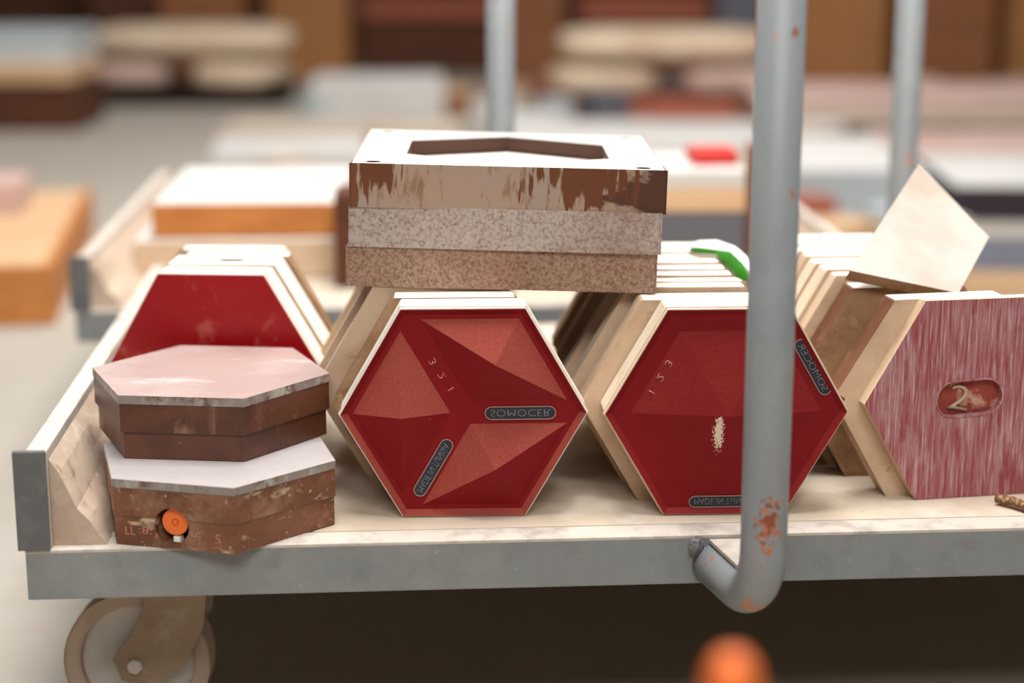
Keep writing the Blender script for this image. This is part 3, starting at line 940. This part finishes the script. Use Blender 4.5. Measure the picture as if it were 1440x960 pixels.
# sacks
def sack(loc, size, yaw, m, label, group):
    bm = bmesh.new()
    bmesh.ops.create_uvsphere(bm, u_segments=28, v_segments=16, radius=1)
    sd = random.uniform(0, 50)
    for v in bm.verts:
        c = v.co
        q = Vector([math.copysign(abs(k) ** .55, k) for k in c])
        nz = noise.noise(c * 1.7 + Vector((sd, 0, 0))) * .05 - .04
        q *= 1 + nz
        v.co = (q.x * size[0] / 2, q.y * size[1] / 2, max(0, (q.z + 1) * size[2] / 2))
    o = build('sack', bm, m, loc=ground(loc), rot=(0, 0, R_(yaw)), smooth=True)
    return tag(o, label, 'sack', group)

def pile(name, loc, size, yaw, n, m, label, cat, group, jitter=.01):
    """pile of separate flat boards"""
    h = size[2] / n
    for i in range(n):
        mm = m[i % len(m)]
        o = block(name, (loc[0] + random.uniform(-jitter, jitter), loc[1] + random.uniform(-jitter, jitter), loc[2] + i * h), (size[0], size[1], h - .001), yaw + random.uniform(-1, 1), mm,
                  f'{label}, {["lowest", "second from below", "third from below", "fourth from below", "fifth from below", "sixth from below"][i] if i < n - 1 else "topmost"} board', cat, group)

# far left: pale boards on a brown crate
block('crate', (-2.05, 7.05, FZ + .0005), (.80, .5, .19), 0, 'wood_dark', 'dark brown crate under the pale boards at the far left', 'crate')
pile('board', (-2.05, 7.05, FZ + .192), (.78, .5, .20), 0, 3, ['wood_pale', 'board_white', 'blue_grey'], 'pale boards on the far left crate', 'board', 'pale boards on the far left crate')
block('crate', (-1.75, 9.6, FZ + .0005), (.9, .6, .9), 4, 'wood_dark', 'tall dark crate at the back left', 'crate')
# sacks left of centre on a dark skid
block('skid', (-1.42, 8.1, FZ + .0005), (.86, .62, .07), 2, 'shade_black', 'skid painted as the dark shaded gap under the left pile of sacks', 'skid')  # near-black colour paints the shaded gap below the sacks
sack((-1.70, 8.05, FZ + .071), (.40, .55, .13), 4, 'sack_pink', 'pinkish sack at the left end of the left pile', 'sacks left of centre')
sack((-1.21, 8.05, FZ + .071), (.44, .55, .13), -3, 'sack_beige', 'beige sack at the right end of the left pile', 'sacks left of centre')
sack((-1.42, 8.08, FZ + .207), (.98, .55, .15), 2, 'sack_beige', 'long beige sack lying across the top of the left pile', 'sacks left of centre')
# white box and pale boards in front of the wall
block('carton', (-.56, 7.5, FZ + .0005), (.56, .45, .16), 3, 'board_white', 'white carton on the floor left of the near back post', 'carton', bev=.012)
pile('board', (-.62, 6.55, FZ + .0005), (.9, .45, .06), -3, 2, ['board_pink', 'board_cream'], 'low pinkish pile before the white carton', 'board', 'low pinkish boards')
pile('board', (-.72, 5.75, FZ + .0005), (.50, .5, .08), 5, 2, ['board_cream', 'board_white'], 'low white pile behind the square frames', 'board', 'low white boards')
block('cardboard_box', (-1.05, 9.5, FZ + .0005), (.42, .5, .8), 0, 'cardboard', 'golden brown cardboard box at the back', 'box')
block('cardboard_box', (-1.52, 8.95, FZ + .0005), (.40, .4, .62), 3, 'wood_brown', 'brown box between the tall crate and the cardboard box', 'box')
block('crate', (-.42, 9.9, FZ + .0005), (.78, .5, .28), 0, 'wood_dark', 'low dark crate under the brown beam', 'crate')
block('beam', (-.42, 9.8, FZ + .30), (.82, .16, .10), 0, 'brick_red', 'reddish brown beam lying on the dark crate', 'beam')
block('carton', (.12, 9.4, FZ + .0005), (.30, .4, .70), 0, 'wood_brown', 'brown box right of the near back post', 'box')
# sacks and boards right of centre
block('skid', (.63, 7.6, FZ + .0005), (1.05, .62, .08), 2, 'brick_red', 'reddish skid under the right pile of sacks', 'skid')
sack((.38, 7.55, FZ + .081), (.48, .55, .13), 4, 'sack_beige', 'beige sack at the left end of the right pile', 'sacks right of centre')
sack((.91, 7.55, FZ + .081), (.44, .55, .13), -3, 'sack_pink', 'pinkish sack at the right end of the right pile', 'sacks right of centre')
sack((.64, 7.58, FZ + .217), (.98, .55, .15), 2, 'sack_beige', 'long beige sack lying across the top of the right pile', 'sacks right of centre')
block('brick_block', (.70, 6.95, FZ + .0005), (.32, .3, .09), -4, 'brick_red', 'reddish brick block before the right pile of sacks', 'block')
block('brick_block', (.36, 7.08, FZ + .0005), (.16, .2, .13), 20, 'slate', 'small dark block before the right pile of sacks', 'block')
pile('board', (.42, 6.16, FZ + .0005), (.95, .85, .07), -2, 2, ['board_cream', 'board_white'], 'wide white pile behind the square frames', 'board', 'wide white boards')
pile('board', (.48, 4.95, FZ + .0005), (.42, .5, .11), 2, 3, ['board_pink', 'board_white', 'board_cream'], 'cream pile left of the handle tube', 'board', 'cream boards left of the handle tube')
block('crate', (.55, 4.15, FZ + .0005), (.22, .3, .10), 6, 'board_cream', 'small cream box left of the handle tube', 'box')
# right side
block('crate', (.935, 5.21, FZ + .0005), (.40, .86, .122), -2, 'blue_grey', 'pale blue-grey crate with white top right of the handle tube', 'crate', top='board_white')
block('crate', (1.475, 4.97, FZ + .0005), (.60, .70, .098), -3, 'plum_dark', 'dark plum crate with white top at the right edge', 'crate', top='board_white')
block('slab', (1.22, 3.85, FZ + .0005), (.55, .45, .06), -3, 'wood_pale', 'tan slab on the floor before the dark plum crate', 'slab', top='slate')
pile('board', (1.65, 6.9, FZ + .0005), (1.5, .7, .16), -2, 3, ['wood_dark', 'board_cream', 'board_pink'], 'long beige pile at the right', 'board', 'long beige boards at the right')
pile('board', (1.68, 5.95, FZ + .0005), (.9, .6, .07), 2, 2, ['board_white', 'board_pink'], 'low pinkish-white pile at the right', 'board', 'low pinkish-white boards at the right')
for i, (x, w, h, m, lab) in enumerate(((1.10, .22, .8, 'slate', 'grey-brown narrow box at the back, right of the handle tube'), (1.58, .46, .9, 'cardboard', 'tall cardboard box at the back left of the far post'), (2.10, .44, .8, 'wood_brown', 'brown box at the back right of the far post'), (2.60, .44, .9, 'cardboard', 'cardboard box at the back, rightmost'))):
    block('cardboard_box', (x, 8.9, FZ + .0005), (w, .5, h), random.uniform(-3, 3), m, lab, 'box')
block('beam', (.80, 9.5, FZ + .0005), (.85, .3, .30), 0, 'wood_dark', 'dark low crate behind the right pile of sacks', 'crate')
block('beam', (.78, 9.5, FZ + .302), (.88, .2, .12), 0, 'brick_red', 'reddish beam lying behind the right pile of sacks', 'beam')

# loose offcuts and broken slabs scattered on the floor between the piles
random.seed(21)
placed = []
def free(x, y, r):
    return all((x - a) ** 2 + (y - b) ** 2 > (r + c) ** 2 for a, b, c in placed)
for o in list(bpy.data.objects):
    if o.parent is None and o.type == 'MESH' and o.get('category') and o.location.y > 3.6 and o.location.z < FZ + .3:
        placed.append((o.location.x, o.location.y, .5 * max(o.dimensions.x, o.dimensions.y) * .95))
WORD = {'board_white': 'white', 'board_cream': 'cream', 'board_pink': 'pinkish', 'wood_pale': 'tan', 'brick_red': 'brick red', 'blue_grey': 'blue-grey', 'wood_brown': 'brown'}
used = set()
k = 0
for t in range(1500):
    y = random.uniform(4.3, 8.6)
    px = random.uniform(370, 1440)
    x = (px - 720) / 2500 * y * 1.01
    w, d, h = random.uniform(.12, .30), random.uniform(.12, .28), random.uniform(.04, .12)
    if not free(x, y, .55 * max(w, d)): continue
    place = ('left of the near back post' if px < 705 else 'between the near back post and the handle tube' if px < 1060 else 'between the handle tube and the far post' if px < 1295 else 'right of the far post')
    far = 'nearer' if y < 5.6 else 'middle' if y < 7 else 'farther'
    opts = [c for c in WORD if (c, place, far) not in used]
    if not opts: continue
    c = random.choice(opts)
    used.add((c, place, far))
    placed.append((x, y, .55 * max(w, d)))
    bm = bmesh.new()
    n = random.randint(5, 7)
    pts = [((.5 + random.uniform(-.08, .06)) * w * math.cos(2 * math.pi * q / n), (.5 + random.uniform(-.08, .06)) * d * math.sin(2 * math.pi * q / n)) for q in range(n)]
    poly_prism(bm, pts, [], 0, h, FLAT); bevel_all(bm, .004)
    o = build('slab_offcut', bm, c, loc=(x, y, FZ + .0005), rot=(0, 0, random.uniform(0, 3)))
    tag(o, f'{far} {WORD[c]} offcut on the floor, {place}', 'offcut', 'slab offcuts on the floor')
    k += 1
    if k >= 42: break
